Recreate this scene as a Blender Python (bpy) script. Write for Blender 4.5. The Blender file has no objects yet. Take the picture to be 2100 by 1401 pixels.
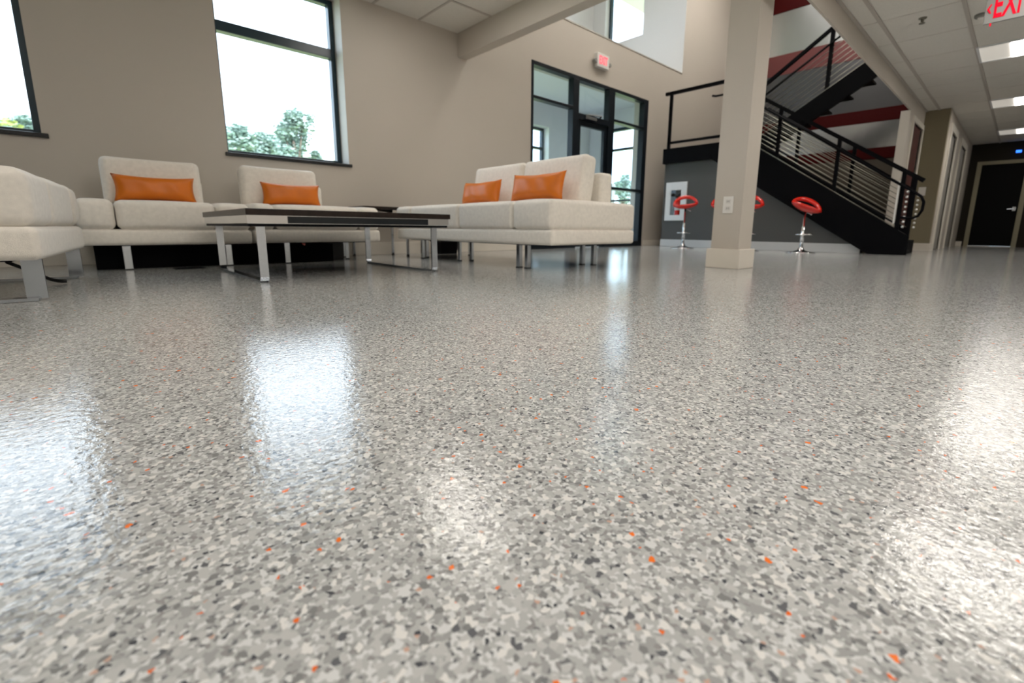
import bpy, bmesh, math, random
from mathutils import Vector, Matrix
random.seed(7)
SC = bpy.context.scene
COL = SC.collection
PI = math.pi

# ------------------------------------------------------------------ camera
cam_d = bpy.data.cameras.new('camera')
cam = bpy.data.objects.new('camera', cam_d); COL.objects.link(cam); SC.camera = cam
F, CX, CY, W, H = 945.4826, 1079.283, 644.746, 2100.0, 1401.0
M = ((0.7278229462, -0.6857114331, 0.0085784305),
     (-0.1196682614, -0.1393149072, -0.9829907751),
     (0.6752431163, 0.7144166762, -0.1834548212))   # rows: image right, image down, forward
cam.matrix_world = Matrix(((M[0][0], -M[1][0], -M[2][0], 0), (M[0][1], -M[1][1], -M[2][1], 0), (M[0][2], -M[1][2], -M[2][2], .30), (0, 0, 0, 1)))
cam_d.sensor_width = 36; cam_d.sensor_fit = 'HORIZONTAL'
cam_d.lens = F / W * 36
cam_d.shift_x = -(CX - W / 2) / W
cam_d.shift_y = (CY - H / 2) / W
cam_d.clip_start = .02; cam_d.clip_end = 300
cam_d.dof.use_dof = True; cam_d.dof.focus_distance = .95; cam_d.dof.aperture_fstop = 4.2

# ------------------------------------------------------------------ world, sun, exposure
SC.view_settings.view_transform = 'Standard'; SC.view_settings.look = 'None'
SC.view_settings.gamma = 1; SC.view_settings.use_curve_mapping = False
SC.view_settings.exposure = 0.22
wd = bpy.data.worlds.new('overcast_sky'); SC.world = wd; wd.use_nodes = True
wn = wd.node_tree.nodes; wl = wd.node_tree.links
bg = wn['Background']; bg.inputs[1].default_value = 4.2
tc = wn.new('ShaderNodeTexCoord'); nz = wn.new('ShaderNodeTexNoise'); nz.inputs['Scale'].default_value = 2.2; nz.inputs['Detail'].default_value = 5
mp = wn.new('ShaderNodeMapping'); mp.inputs['Scale'].default_value = (1, 1, 3.5)
cr = wn.new('ShaderNodeValToRGB'); cr.color_ramp.elements[0].color = (.60, .80, 1, 1); cr.color_ramp.elements[1].color = (.84, .92, 1, 1)
cr.color_ramp.elements[0].position = .35; cr.color_ramp.elements[1].position = .62
wl.new(tc.outputs['Generated'], mp.inputs[0]); wl.new(mp.outputs[0], nz.inputs['Vector']); wl.new(nz.outputs['Fac'], cr.inputs[0]); wl.new(cr.outputs[0], bg.inputs[0])
sun_d = bpy.data.lights.new('sun', 'SUN'); sun_d.energy = 4.5; sun_d.angle = .05; sun_d.color = (1, .96, .9)
sun = bpy.data.objects.new('sun', sun_d); COL.objects.link(sun)
sun.rotation_euler = Vector((-.25, -.75, 1.1)).to_track_quat('Z', 'Y').to_euler()

def portal(loc, normal, sx, sy):
    d = bpy.data.lights.new('window_portal', 'AREA'); d.shape = 'RECTANGLE'; d.size = sx; d.size_y = sy
    d.cycles.is_portal = True
    o = bpy.data.objects.new('window_portal', d); COL.objects.link(o); o.location = loc
    o.rotation_euler = (-Vector(normal)).to_track_quat('Z', 'Y').to_euler()

# ------------------------------------------------------------------ materials
MATS = {}
def mat(name, col, rough=.5, metal=0, bump=None, var=None, emit=None, spec=None, coat=0, sheen=0):
    if name in MATS: return MATS[name]
    m = bpy.data.materials.new(name); m.use_nodes = True
    n = m.node_tree.nodes; l = m.node_tree.links; p = n['Principled BSDF']
    p.inputs['Base Color'].default_value = (*col, 1); p.inputs['Roughness'].default_value = rough; p.inputs['Metallic'].default_value = metal
    if spec is not None: p.inputs['Specular IOR Level'].default_value = spec
    if coat: p.inputs['Coat Weight'].default_value = coat; p.inputs['Coat Roughness'].default_value = .08
    if sheen: p.inputs['Sheen Weight'].default_value = sheen
    t = n.new('ShaderNodeTexCoord')
    if var:   # (scale, amount)
        z = n.new('ShaderNodeTexNoise'); z.inputs['Scale'].default_value = var[0]; z.inputs['Detail'].default_value = 4
        r = n.new('ShaderNodeValToRGB')
        r.color_ramp.elements[0].position = .3; r.color_ramp.elements[1].position = .7
        r.color_ramp.elements[0].color = (*[c * (1 - var[1]) for c in col], 1); r.color_ramp.elements[1].color = (*[min(1, c * (1 + var[1])) for c in col], 1)
        l.new(t.outputs['Object'], z.inputs['Vector']); l.new(z.outputs['Fac'], r.inputs[0]); l.new(r.outputs[0], p.inputs['Base Color'])
    if bump:  # (scale, strength, distance, stretch)
        z = n.new('ShaderNodeTexNoise'); z.inputs['Scale'].default_value = bump[0]; z.inputs['Detail'].default_value = 3
        b = n.new('ShaderNodeBump'); b.inputs['Strength'].default_value = bump[1]; b.inputs['Distance'].default_value = bump[2]
        mpp = n.new('ShaderNodeMapping')
        if len(bump) > 3: mpp.inputs['Scale'].default_value = bump[3]
        l.new(t.outputs['Object'], mpp.inputs[0]); l.new(mpp.outputs[0], z.inputs['Vector']); l.new(z.outputs['Fac'], b.inputs['Height']); l.new(b.outputs[0], p.inputs['Normal'])
    if emit:
        p.inputs['Emission Color'].default_value = (*emit[0], 1); p.inputs['Emission Strength'].default_value = emit[1]
    MATS[name] = m
    return m

def floor_material():
    m = bpy.data.materials.new('flake_epoxy_floor'); m.use_nodes = True
    n = m.node_tree.nodes; l = m.node_tree.links; p = n['Principled BSDF']
    t = n.new('ShaderNodeTexCoord')
    nz = n.new('ShaderNodeTexNoise'); nz.inputs['Scale'].default_value = 190; nz.inputs['Detail'].default_value = 2
    l.new(t.outputs['Object'], nz.inputs['Vector'])
    off = n.new('ShaderNodeVectorMath'); off.operation = 'MULTIPLY_ADD'
    off.inputs[1].default_value = (.0045, .0045, 0)
    l.new(nz.outputs['Color'], off.inputs[0]); l.new(t.outputs['Object'], off.inputs[2])
    def flakes(scale, stops):
        v = n.new('ShaderNodeTexVoronoi'); v.voronoi_dimensions = '2D'; v.inputs['Scale'].default_value = scale; v.inputs['Randomness'].default_value = 1
        l.new(off.outputs[0], v.inputs['Vector'])
        s = n.new('ShaderNodeSeparateColor'); l.new(v.outputs['Color'], s.inputs[0])
        r = n.new('ShaderNodeValToRGB'); r.color_ramp.interpolation = 'CONSTANT'
        e = r.color_ramp.elements
        e[0].position, e[0].color = stops[0][0], (*stops[0][1], 1); e[1].position, e[1].color = stops[1][0], (*stops[1][1], 1)
        for ps, c in stops[2:]:
            k = e.new(ps); k.color = (*c, 1)
        l.new(s.outputs[0], r.inputs[0])
        return v, s, r
    g1, g2, g3 = (.435, .44, .43), (.34, .343, .337), (.64, .648, .64)
    v1, s1, r1 = flakes(280, [(0, g1), (.22, g2), (.36, g3), (.66, (.28, .275, .27)), (.78, g1), (.90, (.19, .195, .20)), (.968, (.075, .08, .09)), (.988, (.55, .36, .28)), (.9935, (.80, .16, .03))])
    v2, s2, r2 = flakes(178, [(0, g2), (.22, (.49, .492, .48)), (.54, (.225, .227, .225)), (.64, g1), (.80, (.72, .71, .68)), (.968, (.13, .135, .145)), (.993, (.85, .19, .03))])
    mx = n.new('ShaderNodeMix'); mx.data_type = 'RGBA'
    gt = n.new('ShaderNodeMath'); gt.operation = 'GREATER_THAN'; gt.inputs[1].default_value = .62
    l.new(s2.outputs[1], gt.inputs[0]); l.new(gt.outputs[0], mx.inputs['Factor'])
    l.new(r1.outputs[0], mx.inputs['A']); l.new(r2.outputs[0], mx.inputs['B'])
    l.new(mx.outputs['Result'], p.inputs['Base Color'])
    p.inputs['Roughness'].default_value = .08; p.inputs['IOR'].default_value = 1.5
    b1 = n.new('ShaderNodeTexNoise'); b1.inputs['Scale'].default_value = 80; b1.inputs['Detail'].default_value = 3; b1.inputs['Roughness'].default_value = .6
    l.new(t.outputs['Object'], b1.inputs['Vector'])
    bp = n.new('ShaderNodeBump'); bp.inputs['Strength'].default_value = .5; bp.inputs['Distance'].default_value = .0016
    l.new(b1.outputs['Fac'], bp.inputs['Height']); l.new(bp.outputs[0], p.inputs['Normal'])
    return m

def glass_material(name, tint, refl=.08):
    m = bpy.data.materials.new(name); m.use_nodes = True
    n = m.node_tree.nodes; l = m.node_tree.links; n.remove(n['Principled BSDF'])
    tr = n.new('ShaderNodeBsdfTransparent'); tr.inputs[0].default_value = (*tint, 1)
    gl = n.new('ShaderNodeBsdfGlossy'); gl.inputs['Roughness'].default_value = .02
    fr = n.new('ShaderNodeFresnel'); fr.inputs[0].default_value = 1.45
    ge = n.new('ShaderNodeNewGeometry'); fs = n.new('ShaderNodeMath'); fs.operation = 'SUBTRACT'; fs.inputs[0].default_value = 1; l.new(ge.outputs['Backfacing'], fs.inputs[1])
    fm = n.new('ShaderNodeMath'); fm.operation = 'MULTIPLY'; l.new(fr.outputs[0], fm.inputs[0]); l.new(fs.outputs[0], fm.inputs[1])
    mx = n.new('ShaderNodeMixShader'); l.new(fm.outputs[0], mx.inputs[0]); l.new(tr.outputs[0], mx.inputs[1]); l.new(gl.outputs[0], mx.inputs[2])
    l.new(mx.outputs[0], n['Material Output'].inputs[0])
    return m

def leaf_material(name, col):
    m = mat(name, col, .7, var=(3, .25))
    return m

WALL = mat('wall_paint_warm_grey', (.55, .502, .44), .6, bump=(180, .12, .002), var=(.6, .02))
WHITEWALL = mat('vestibule_paint', (.78, .78, .78), .6, bump=(180, .1, .002))
GREYWALL = mat('stair_wall_dark_grey', (.085, .085, .083), .6, bump=(180, .1, .002))
TAUPE = mat('corridor_wall_olive_taupe', (.24, .205, .13), .6, bump=(180, .1, .002))
DARKWALL = mat('corridor_end_dark_paint', (.022, .017, .012), .7, spec=.2)
BASE = mat('baseboard_vinyl', (.74, .69, .61), .45, var=(3, .03))
BASEW = mat('baseboard_pale', (.62, .63, .63), .4, var=(3, .03))
CEIL = mat('ceiling_tile', (.70, .68, .63), .85, bump=(350, .35, .002), var=(120, .05))
GRID = mat('ceiling_t_bar', (.47, .44, .40), .5)
GRID2 = mat('ceiling_t_bar_pale', (.64, .62, .57), .6)
FLOOR = floor_material()
BLACK = mat('black_aluminium', (.006, .010, .015), .35, bump=(300, .05, .001), spec=.25)
TEAL = mat('dark_bronze_frame', (.008, .03, .045), .3, bump=(300, .05, .001))
SILL = mat('black_stone_sill', (.01, .011, .013), .3, var=(60, .3))
GLASS = glass_material('clear_glass', (.97, .99, 1))
TGLASS = glass_material('storefront_glass', (.95, .985, 1))
FABRIC = mat('cream_woven_fabric', (.86, .81, .73), .85, bump=(260, .5, .0025, (1, 1, 2.2)), var=(40, .05), sheen=.3)
ORANGE = mat('orange_leatherette', (.68, .165, .001), .42, bump=(160, .25, .0015), var=(9, .06))
CHROME = mat('brushed_chrome', (.66, .71, .78), .16, 1, var=(8, .04))
FITTING = mat('bright_cable_fitting', (.9, .9, .88), .3, .6)
CHROME2 = mat('polished_chrome', (.8, .81, .83), .08, 1)
WENGE = mat('dark_wenge_wood', (.022, .015, .012), .3, bump=(60, .2, .001, (1, 12, 12)), var=(25, .35), spec=.25)
BLKCLOTH = mat('matte_black_panel', (.003, .003, .004), .75, bump=(200, .2, .002), spec=.1)
RUBBER = mat('black_rubber', (.01, .01, .01), .6)
STEEL = mat('black_painted_steel', (.003, .003, .004), .5, bump=(120, .08, .001), spec=.06)
CABLE = mat('stainless_rod', (.40, .39, .33), .4, 1)
RED = mat('glossy_red_plastic', (.75, .012, .004), .16, coat=.5)
PLATE = mat('white_plastic_plate', (.78, .76, .72), .35)
WHITEP = mat('white_enamel', (.80, .82, .84), .35)
TRIM = mat('door_casing_paint', (.62, .585, .52), .45)
MAROON = mat('maroon_door_paint', (.06, .007, .007), .4)
BLKDOOR = mat('black_door_paint', (.004, .004, .004), .6, spec=.1)
METAL = mat('wavy_metal_sheet', (.42, .43, .44), .24, 1, bump=(1.6, .14, .08, (1, 1, .3)))
REDMET = mat('dark_red_metal_band', (.045, .002, .002), .5, 0, spec=.08, bump=(2, .2, .02))
EXT_WHITE = mat('white_roof_sheet', (.8, .8, .8), .6)
ASPHALT = mat('pale_asphalt', (.35, .35, .34), .9, var=(8, .1))
GRASS = mat('dry_grass', (.34, .38, .16), .95, var=(1.5, .25))
BARK = mat('tree_bark', (.16, .13, .10), .9, bump=(20, .6, .02))
LEAF1 = leaf_material('pale_green_leaves', (.30, .40, .35))
LEAF2 = leaf_material('yellow_green_leaves', (.42, .47, .16))

# ------------------------------------------------------------------ mesh helpers
def add_box(bm, x0, x1, y0, y1, z0, z1, mtx=None, bev=0):
    if x0 > x1: x0, x1 = x1, x0
    if y0 > y1: y0, y1 = y1, y0
    if z0 > z1: z0, z1 = z1, z0
    vs = [bm.verts.new(v) for v in ((x0, y0, z0), (x1, y0, z0), (x1, y1, z0), (x0, y1, z0), (x0, y0, z1), (x1, y0, z1), (x1, y1, z1), (x0, y1, z1))]
    fs = [bm.faces.new([vs[i] for i in q]) for q in ((0, 3, 2, 1), (4, 5, 6, 7), (0, 1, 5, 4), (1, 2, 6, 5), (2, 3, 7, 6), (3, 0, 4, 7))]
    if bev:
        es = list({e for f in fs for e in f.edges})
        r = bmesh.ops.bevel(bm, geom=es, offset=bev, segments=2, profile=.6, affect='EDGES')
        vs = list({v for f in r['faces'] for v in f.verts} | {v for v in vs if v.is_valid})
    if mtx is not None:
        for v in vs: v.co = mtx @ v.co
    return vs

def add_prism(bm, pts, axis, a0, a1):
    """polygon pts in the two remaining axes (cyclic order), extruded along axis from a0 to a1"""
    def mk(p, a):
        if axis == 0: return (a, p[0], p[1])
        if axis == 1: return (p[0], a, p[1])
        return (p[0], p[1], a)
    A = [bm.verts.new(mk(p, a0)) for p in pts]; B = [bm.verts.new(mk(p, a1)) for p in pts]
    bm.faces.new(A[::-1]); bm.faces.new(B); n = len(pts)
    for i in range(n): bm.faces.new((A[i], A[(i + 1) % n], B[(i + 1) % n], B[i]))

def add_tube(bm, pts, r, seg=10, sq=None):
    pts = [Vector(p) for p in pts]; rings = []
    n = len(pts); up0 = None
    for i, p in enumerate(pts):
        d = (pts[min(i + 1, n - 1)] - pts[max(i - 1, 0)]).normalized()
        if up0 is None:
            up0 = Vector((0, 0, 1)) if abs(d.z) < .9 else Vector((1, 0, 0))
        a = d.cross(up0).normalized(); b = a.cross(d).normalized(); up0 = b
        rr = r[i] if isinstance(r, (list, tuple)) else r
        rings.append([bm.verts.new(p + a * math.cos(2 * PI * k / seg) * rr + b * math.sin(2 * PI * k / seg) * rr) for k in range(seg)])
    for i in range(n - 1):
        for k in range(seg):
            bm.faces.new((rings[i][k], rings[i][(k + 1) % seg], rings[i + 1][(k + 1) % seg], rings[i + 1][k]))
    bm.faces.new(rings[0][::-1]); bm.faces.new(rings[-1])

def add_bar(bm, p, q, w, h, up=(0, 0, 1)):
    """rectangular bar from p to q; w sideways, h along up"""
    p = Vector(p); q = Vector(q); d = (q - p).normalized(); u = Vector(up)
    s = d.cross(u).normalized(); u = s.cross(d).normalized()
    R = [(s * w / 2 * a + u * h / 2 * b) for a, b in ((-1, -1), (1, -1), (1, 1), (-1, 1))]
    A = [bm.verts.new(p + r) for r in R]; B = [bm.verts.new(q + r) for r in R]
    bm.faces.new(A[::-1]); bm.faces.new(B)
    for i in range(4): bm.faces.new((A[i], A[(i + 1) % 4], B[(i + 1) % 4], B[i]))

def add_lathe(bm, prof, seg=32, loc=(0, 0, 0), axis='Z'):
    rings = []
    for r, z in prof:
        ring = []
        for k in range(seg):
            a = 2 * PI * k / seg; c, s = math.cos(a) * r, math.sin(a) * r
            co = (c, s, z) if axis == 'Z' else ((z, c, s) if axis == 'X' else (c, z, s))
            ring.append(bm.verts.new(Vector(co) + Vector(loc)))
        rings.append(ring)
    for i in range(len(rings) - 1):
        for k in range(seg):
            bm.faces.new((rings[i][k], rings[i][(k + 1) % seg], rings[i + 1][(k + 1) % seg], rings[i + 1][k]))
    bm.faces.new(rings[0][::-1]); bm.faces.new(rings[-1])

def add_cushion(bm, c, s, r=.04, bulge=(0, 0, .02), mtx=None, n=14, fold=0):
    """soft upholstered block: centre c, size s, corner radius r, outward bulge along each axis"""
    hx, hy, hz = [k / 2 for k in s]; c = Vector(c)
    tmp = bmesh.new(); bmesh.ops.create_cube(tmp, size=2)
    bmesh.ops.subdivide_edges(tmp, edges=tmp.edges[:], cuts=n, use_grid_fill=True)
    vm = {}
    for v in tmp.verts:
        u = []
        for k_, h_ in zip(v.co, (hx, hy, hz)):
            i_ = round((k_ + 1) / 2 * (n + 1)); rho = min(.45, r / h_)
            j_ = min(i_, n + 1 - i_)
            e_ = (1, 1 - .35 * rho, 1 - .7 * rho, 1 - rho)[j_] if j_ < 4 else (1 - rho) * (1 - (j_ - 3) / ((n + 1) / 2 - 3))
            u.append(e_ if i_ > (n + 1) / 2 else -e_)
        p = Vector((u[0] * hx, u[1] * hy, u[2] * hz))
        inner = Vector([max(-(h - r), min(h - r, q)) for h, q in zip((hx, hy, hz), p)])
        d = p - inner
        if d.length > 1e-9: p = inner + d.normalized() * min(r, d.length if d.length < r else r)
        w = [1 - k * k for k in u]
        p.x += math.copysign(1, u[0]) * abs(u[0]) ** 3 * bulge[0] * max(0, w[1]) ** .6 * max(0, w[2]) ** .6
        p.y += math.copysign(1, u[1]) * abs(u[1]) ** 3 * bulge[1] * max(0, w[0]) ** .6 * max(0, w[2]) ** .6
        p.z += math.copysign(1, u[2]) * abs(u[2]) ** 3 * bulge[2] * max(0, w[0]) ** .6 * max(0, w[1]) ** .6
        if fold: p.z += fold * math.sin(p.x * 37 + p.y * 23) * w[0] * w[1]
        if mtx is not None: p = mtx @ p
        vm[v] = bm.verts.new(p + c)
    for f in tmp.faces: bm.faces.new([vm[v] for v in f.verts])
    tmp.free()

def obj(name, bm, m, parent=None, smooth=False, bevel=0):
    if parent is not None and parent.type == 'EMPTY' and parent.parent is None and not parent.get('_local'):
        bmesh.ops.translate(bm, verts=bm.verts[:], vec=-parent.location)
    elif parent is not None and parent.parent is not None and parent.parent.type == 'EMPTY' and not parent.parent.get('_local'):
        bmesh.ops.translate(bm, verts=bm.verts[:], vec=-parent.parent.location)
    bmesh.ops.recalc_face_normals(bm, faces=bm.faces[:])
    me = bpy.data.meshes.new(name); bm.to_mesh(me); bm.free()
    me.materials.append(m)
    if smooth:
        for p in me.polygons: p.use_smooth = True
    o = bpy.data.objects.new(name, me); COL.objects.link(o)
    if parent is not None: o.parent = parent
    if bevel:
        b = o.modifiers.new('bevel', 'BEVEL'); b.width = bevel; b.segments = 2; b.limit_method = 'ANGLE'
    return o

def tag(o, label, cat, group=None, kind=None):
    o['label'] = label; o['category'] = cat
    if group: o['group'] = group
    if kind: o['kind'] = kind
    return o

def thing(name, label, cat, loc=(0, 0, 0), group=None, local=False):
    o = bpy.data.objects.new(name, None); COL.objects.link(o); o.location = loc
    o.empty_display_size = .1
    if local: o['_local'] = 1
    return tag(o, label, cat, group)

def struct(name, bm, m, label, cat, parent=None, bevel=0, smooth=False):
    o = obj(name, bm, m, parent, smooth, bevel)
    if parent is None: tag(o, label, cat, kind='structure')
    return o

def structroot(name, label, cat, loc):
    return tag(thing(name, label, cat, loc), label, cat, kind='structure')

def box_obj(name, m, parent, *b, bevel=0):
    bm = bmesh.new(); add_box(bm, *b); return obj(name, bm, m, parent, bevel=bevel)

def wall_cells(bm, axis, a0, a1, u0, u1, z0, z1, holes):
    """slab between a0..a1 on axis (0 = X, 1 = Y); u is the other horizontal axis; holes = (u0,u1,z0,z1)"""
    us = sorted({u0, u1, *[h[0] for h in holes], *[h[1] for h in holes]}); zs = sorted({z0, z1, *[h[2] for h in holes], *[h[3] for h in holes]})
    us = [u for u in us if u0 <= u <= u1]; zs = [z for z in zs if z0 <= z <= z1]
    for i in range(len(us) - 1):
        run = None
        for j in range(len(zs) - 1):
            cu, cz = (us[i] + us[i + 1]) / 2, (zs[j] + zs[j + 1]) / 2
            hole = any(h[0] < cu < h[1] and h[2] < cz < h[3] for h in holes)
            if not hole:
                if run is None: run = [zs[j], zs[j + 1]]
                else: run[1] = zs[j + 1]
            if (hole or j == len(zs) - 2) and run:
                if axis == 1: add_box(bm, us[i], us[i + 1], a0, a1, run[0], run[1])
                else: add_box(bm, a0, a1, us[i], us[i + 1], run[0], run[1])
                run = None

def ring_frame(bm, axis, a0, a1, u0, u1, z0, z1, w):
    holes = [(u0 + w, u1 - w, z0 + w, z1 - w)]
    wall_cells(bm, axis, a0, a1, u0, u1, z0, z1, holes)

# ================================================================== STRUCTURE
bm = bmesh.new(); add_box(bm, -3.6, 14.3, -3.1, 7.3, -.12, 0)
struct('floor', bm, FLOOR, 'speckled grey flake epoxy floor with scattered orange chips and a glossy coat', 'floor')

WT = 5.13
bm = bmesh.new()
wall_cells(bm, 1, 4.85, WT, -3.6, 11.0, 0, 5.7, [(-1.25, -.14, .93, 2.5), (.99, 2.06, .93, 2.5), (4.64, 7.5, 0, 2.53), (3.57, 8.6, 3.2, 5.7)])
struct('wall_left', bm, WALL, 'warm grey painted wall behind the sofas with tall windows and the glazed entry', 'wall')
bm = bmesh.new(); add_box(bm, -3.75, -3.6, -3.1, WT, 0, 2.9)
struct('wall_rear', bm, WALL, 'warm grey wall behind the viewer', 'wall')
bm = bmesh.new(); add_box(bm, -3.6, 14.3, -3.25, -3.1, 0, 2.9)
struct('wall_right', bm, WALL, 'warm grey wall on the right of the room', 'wall')
# beam between lounge and tall lobby, fascia over the corridor edge
bm = bmesh.new(); add_box(bm, 3.44, 3.57, 1.41, 4.85, 2.27, 5.7); add_box(bm, 3.44, 3.57, -3.1, 1.41, 2.12, 5.7)
struct('trim_1', bm, WALL, 'painted grey beam running from the left wall over the lounge edge', 'beam')
bm = bmesh.new(); add_box(bm, 3.57, 11.0, 1.29, 1.31, 1.945, 2.13); add_box(bm, 3.57, 11.0, 1.29, 1.41, 2.13, 5.7)
struct('trim_2', bm, WALL, 'painted fascia at the edge of the low corridor ceiling beside the stairs', 'beam')
# column
cr_ = structroot('column', 'square painted column with tall pale base standing in the open floor', 'column', (3.80, 1.6, 0))
bm = bmesh.new(); add_box(bm, 3.69, 3.93, 1.505, 1.725, .02, 5.6); obj('shaft', bm, WALL, cr_)
bm = bmesh.new(); add_box(bm, 3.665, 3.955, 1.48, 1.75, 0, .152); obj('column_base', bm, BASE, cr_, bevel=.004)
# ceilings
bm = bmesh.new(); add_box(bm, -3.6, 3.44, -3.1, 4.85, 2.53, 2.75)
struct('ceiling', bm, CEIL, 'white acoustic tile ceiling over the lounge', 'ceiling')
bm = bmesh.new(); add_box(bm, 3.57, 14.3, -3.1, 1.29, 2.13, 2.3)
struct('ceiling', bm, CEIL, 'low white acoustic tile ceiling over the corridor on the right', 'ceiling')
bm = bmesh.new(); add_box(bm, 3.44, 11.2, 1.29, 7.4, 5.7, 5.85)
struct('ceiling', bm, CEIL, 'high ceiling over the stair hall', 'ceiling')
bm = bmesh.new()
for y in (4.23, 3.62, 3.01, 2.40, 1.79, 1.18, .57, -.04): add_box(bm, -3.6, 3.44, y - .012, y + .012, 2.522, 2.53)
for x in (2.93, 2.40, 1.87, 1.34, .81, .28, -.25): add_box(bm, x - .012, x + .012, -3.1, 4.85, 2.5235, 2.53)
struct('trim_3', bm, GRID, 'grid of ceiling bars over the lounge', 'ceiling grid')
bm = bmesh.new()
for y in (1.13, .585, .04): add_box(bm, 3.57, 14.0, y - .014, y + .014, 2.12, 2.13)
add_box(bm, 3.57, 9.7, 1.265, 1.29, 2.117, 2.13)
struct('trim_4', bm, GRID, 'long ceiling bars running along the corridor', 'ceiling grid')
bm = bmesh.new()
for x in [3.98 + .69 * i for i in range(15)]: add_box(bm, x - .006, x + .006, -3.1, 1.29, 2.1265, 2.13)
struct('trim_7', bm, GRID2, 'faint cross bars of the corridor ceiling', 'ceiling grid')

# corridor walls
bm = bmesh.new(); add_box(bm, 9.68, 9.80, 1.0, 1.40, 0, 2.2)
struct('wall_stub', bm, TAUPE, 'narrow olive taupe wall end beside the foot of the stairs', 'wall')
bm = bmesh.new(); wall_cells(bm, 1, 1.0, 1.12, 9.80, 14.0, 0, 2.2, [(10.12, 10.92, 0, 1.87), (11.75, 12.75, 0, 1.87)])
struct('wall_corridor', bm, WALL, 'pale corridor wall with two doorways', 'wall')
bm = bmesh.new(); wall_cells(bm, 0, 14.0, 14.15, -3.1, 1.3, 0, 2.3, [(.14, .80, 0, 1.70)])
struct('wall_end', bm, DARKWALL, 'dark painted wall closing the far end of the corridor', 'wall')
bm = bmesh.new(); wall_cells(bm, 1, 1.29, 1.40, 8.46, 9.68, 0, 1.945, [(8.74, 9.56, 0, 1.84)])
struct('wall_side', bm, WALL, 'short wall beside the stair foot holding the maroon door', 'wall')
# stair hall back wall and its cladding
bm = bmesh.new(); add_box(bm, 10.85, 11.0, 1.12, 4.85, 0, 5.7)
struct('wall_back', bm, WALL, 'tall wall behind the staircase', 'wall')
# stair wall (dark grey) with cabinet recess
bm = bmesh.new()
lo = lambda y: .635 * (y - 1.40) + .03
add_prism(bm, [(1.50, 0), (4.18, 0), (4.18, 1.46), (3.61, 1.46), (1.50, lo(1.50))], 0, 7.70, 7.86)
wall_cells(bm, 0, 7.70, 7.86, 4.18, 4.56, 0, 1.46, [(4.18, 4.42, .53, 1.0)])
struct('wall_under_stairs', bm, GREYWALL, 'dark grey wall under the staircase landing behind the red stools', 'wall')

# baseboards
def baseboard(side, x0, x1, y0, y1, m, label, h=.135):
    bm = bmesh.new(); add_box(bm, x0, x1, y0, y1, 0, h)
    struct('baseboard_' + side, bm, m, label, 'baseboard', bevel=.003)
baseboard('left', -3.6, 4.60, 4.832, 4.85, BASE, 'pale baseboard along the wall behind the sofas')
baseboard('entry', 7.54, 9.0, 4.832, 4.85, BASE, 'pale baseboard right of the glazed entry', .10)
baseboard('stairs', 7.68, 7.70, 1.50, 4.56, BASEW, 'pale baseboard on the dark grey wall under the stairs', .125)
baseboard('stub', 9.66, 9.68, 1.0, 1.29, BASE, 'pale baseboard on the narrow taupe wall end', .12)
baseboard('corridor', 9.66, 10.03, .985, 1.0, BASE, 'pale baseboard at the start of the corridor wall', .12)
baseboard('end', 13.985, 14.0, .90, 1.0, BASE, 'pale baseboard left of the black corridor door', .10)

# ------------------------------------------------------------------ windows in the left wall
def tall_window(idx, x0, x1, label, sill_x1):
    r = structroot('window_%d' % idx, label, 'window', ((x0 + x1) / 2, 5.06, .93))
    bm = bmesh.new(); ring_frame(bm, 1, 5.03, 5.11, x0, x1, .93, 2.5, .045)
    add_box(bm, x0 + .04, x1 - .04, 5.02, 5.11, 1.965, 2.05)
    obj('window_frame', bm, TEAL, r, bevel=.004)
    for z0, z1 in ((.97, 1.99), (2.05, 2.465)):
        bm = bmesh.new(); add_box(bm, x0 + .035, x1 - .035, 5.07, 5.076, z0, z1); obj('pane', bm, GLASS, r)
    bm = bmesh.new(); add_box(bm, x0 - .02, sill_x1, 4.825, 5.05, .90, .93); obj('sill', bm, SILL, r, bevel=.004)
    portal(((x0 + x1) / 2, 5.2, 1.72), (0, -1, 0), x1 - x0, 1.57)
tall_window(1, -1.25, -.14, 'tall dark-framed window cut off by the left edge of the view', -.105)
tall_window(2, .99, 2.06, 'tall dark-framed two-pane window over the two cream sofas', 2.085)

# ------------------------------------------------------------------ storefront entry (door_1)
d1 = structroot('door_1', 'black framed glazed entry with transoms and sidelights', 'entry door', (6.07, 4.9, 0))
Y0, Y1 = 4.84, 4.95
bm = bmesh.new()
for x0, x1 in ((4.64, 4.68), (7.38, 7.5)): add_box(bm, x0, x1, Y0, Y1, 0, 2.53)
add_box(bm, 4.68, 7.38, Y0, Y1, 2.48, 2.53)
add_box(bm, 5.50, 5.63, Y0, Y1, 0, 2.48); add_box(bm, 6.37, 6.52, Y0, Y1, 0, 2.48)
add_box(bm, 4.68, 5.50, Y0, Y1, 2.055, 2.095); add_box(bm, 6.52, 7.38, Y0, Y1, 2.03, 2.07)
add_box(bm, 5.63, 6.37, Y0, Y1, 1.93, 2.02)
add_box(bm, 4.68, 5.50, Y0, Y1, 0, .09); add_box(bm, 6.52, 7.38, Y0, Y1, 0, .09)
add_box(bm, 6.52, 7.38, Y0, Y1, .955, 1.0)
obj('door_frame', bm, BLACK, d1, bevel=.004)
for x0, x1, z0, z1 in ((4.68, 5.50, .09, 2.055), (4.68, 5.50, 2.095, 2.48), (5.63, 6.37, 2.02, 2.48), (6.52, 7.38, .09, .955), (6.52, 7.38, 1.0, 2.03), (6.52, 7.38, 2.07, 2.48)):
    bm = bmesh.new(); add_box(bm, x0 - .01, x1 + .01, 4.90, 4.906, z0 - .01, z1 + .01); obj('pane', bm, TGLASS, d1)
bm = bmesh.new(); ring_frame(bm, 1, 4.865, 4.92, 5.64, 6.36, .015, 1.925, .07); leaf = obj('door_leaf', bm, BLACK, d1, bevel=.004)
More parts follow.
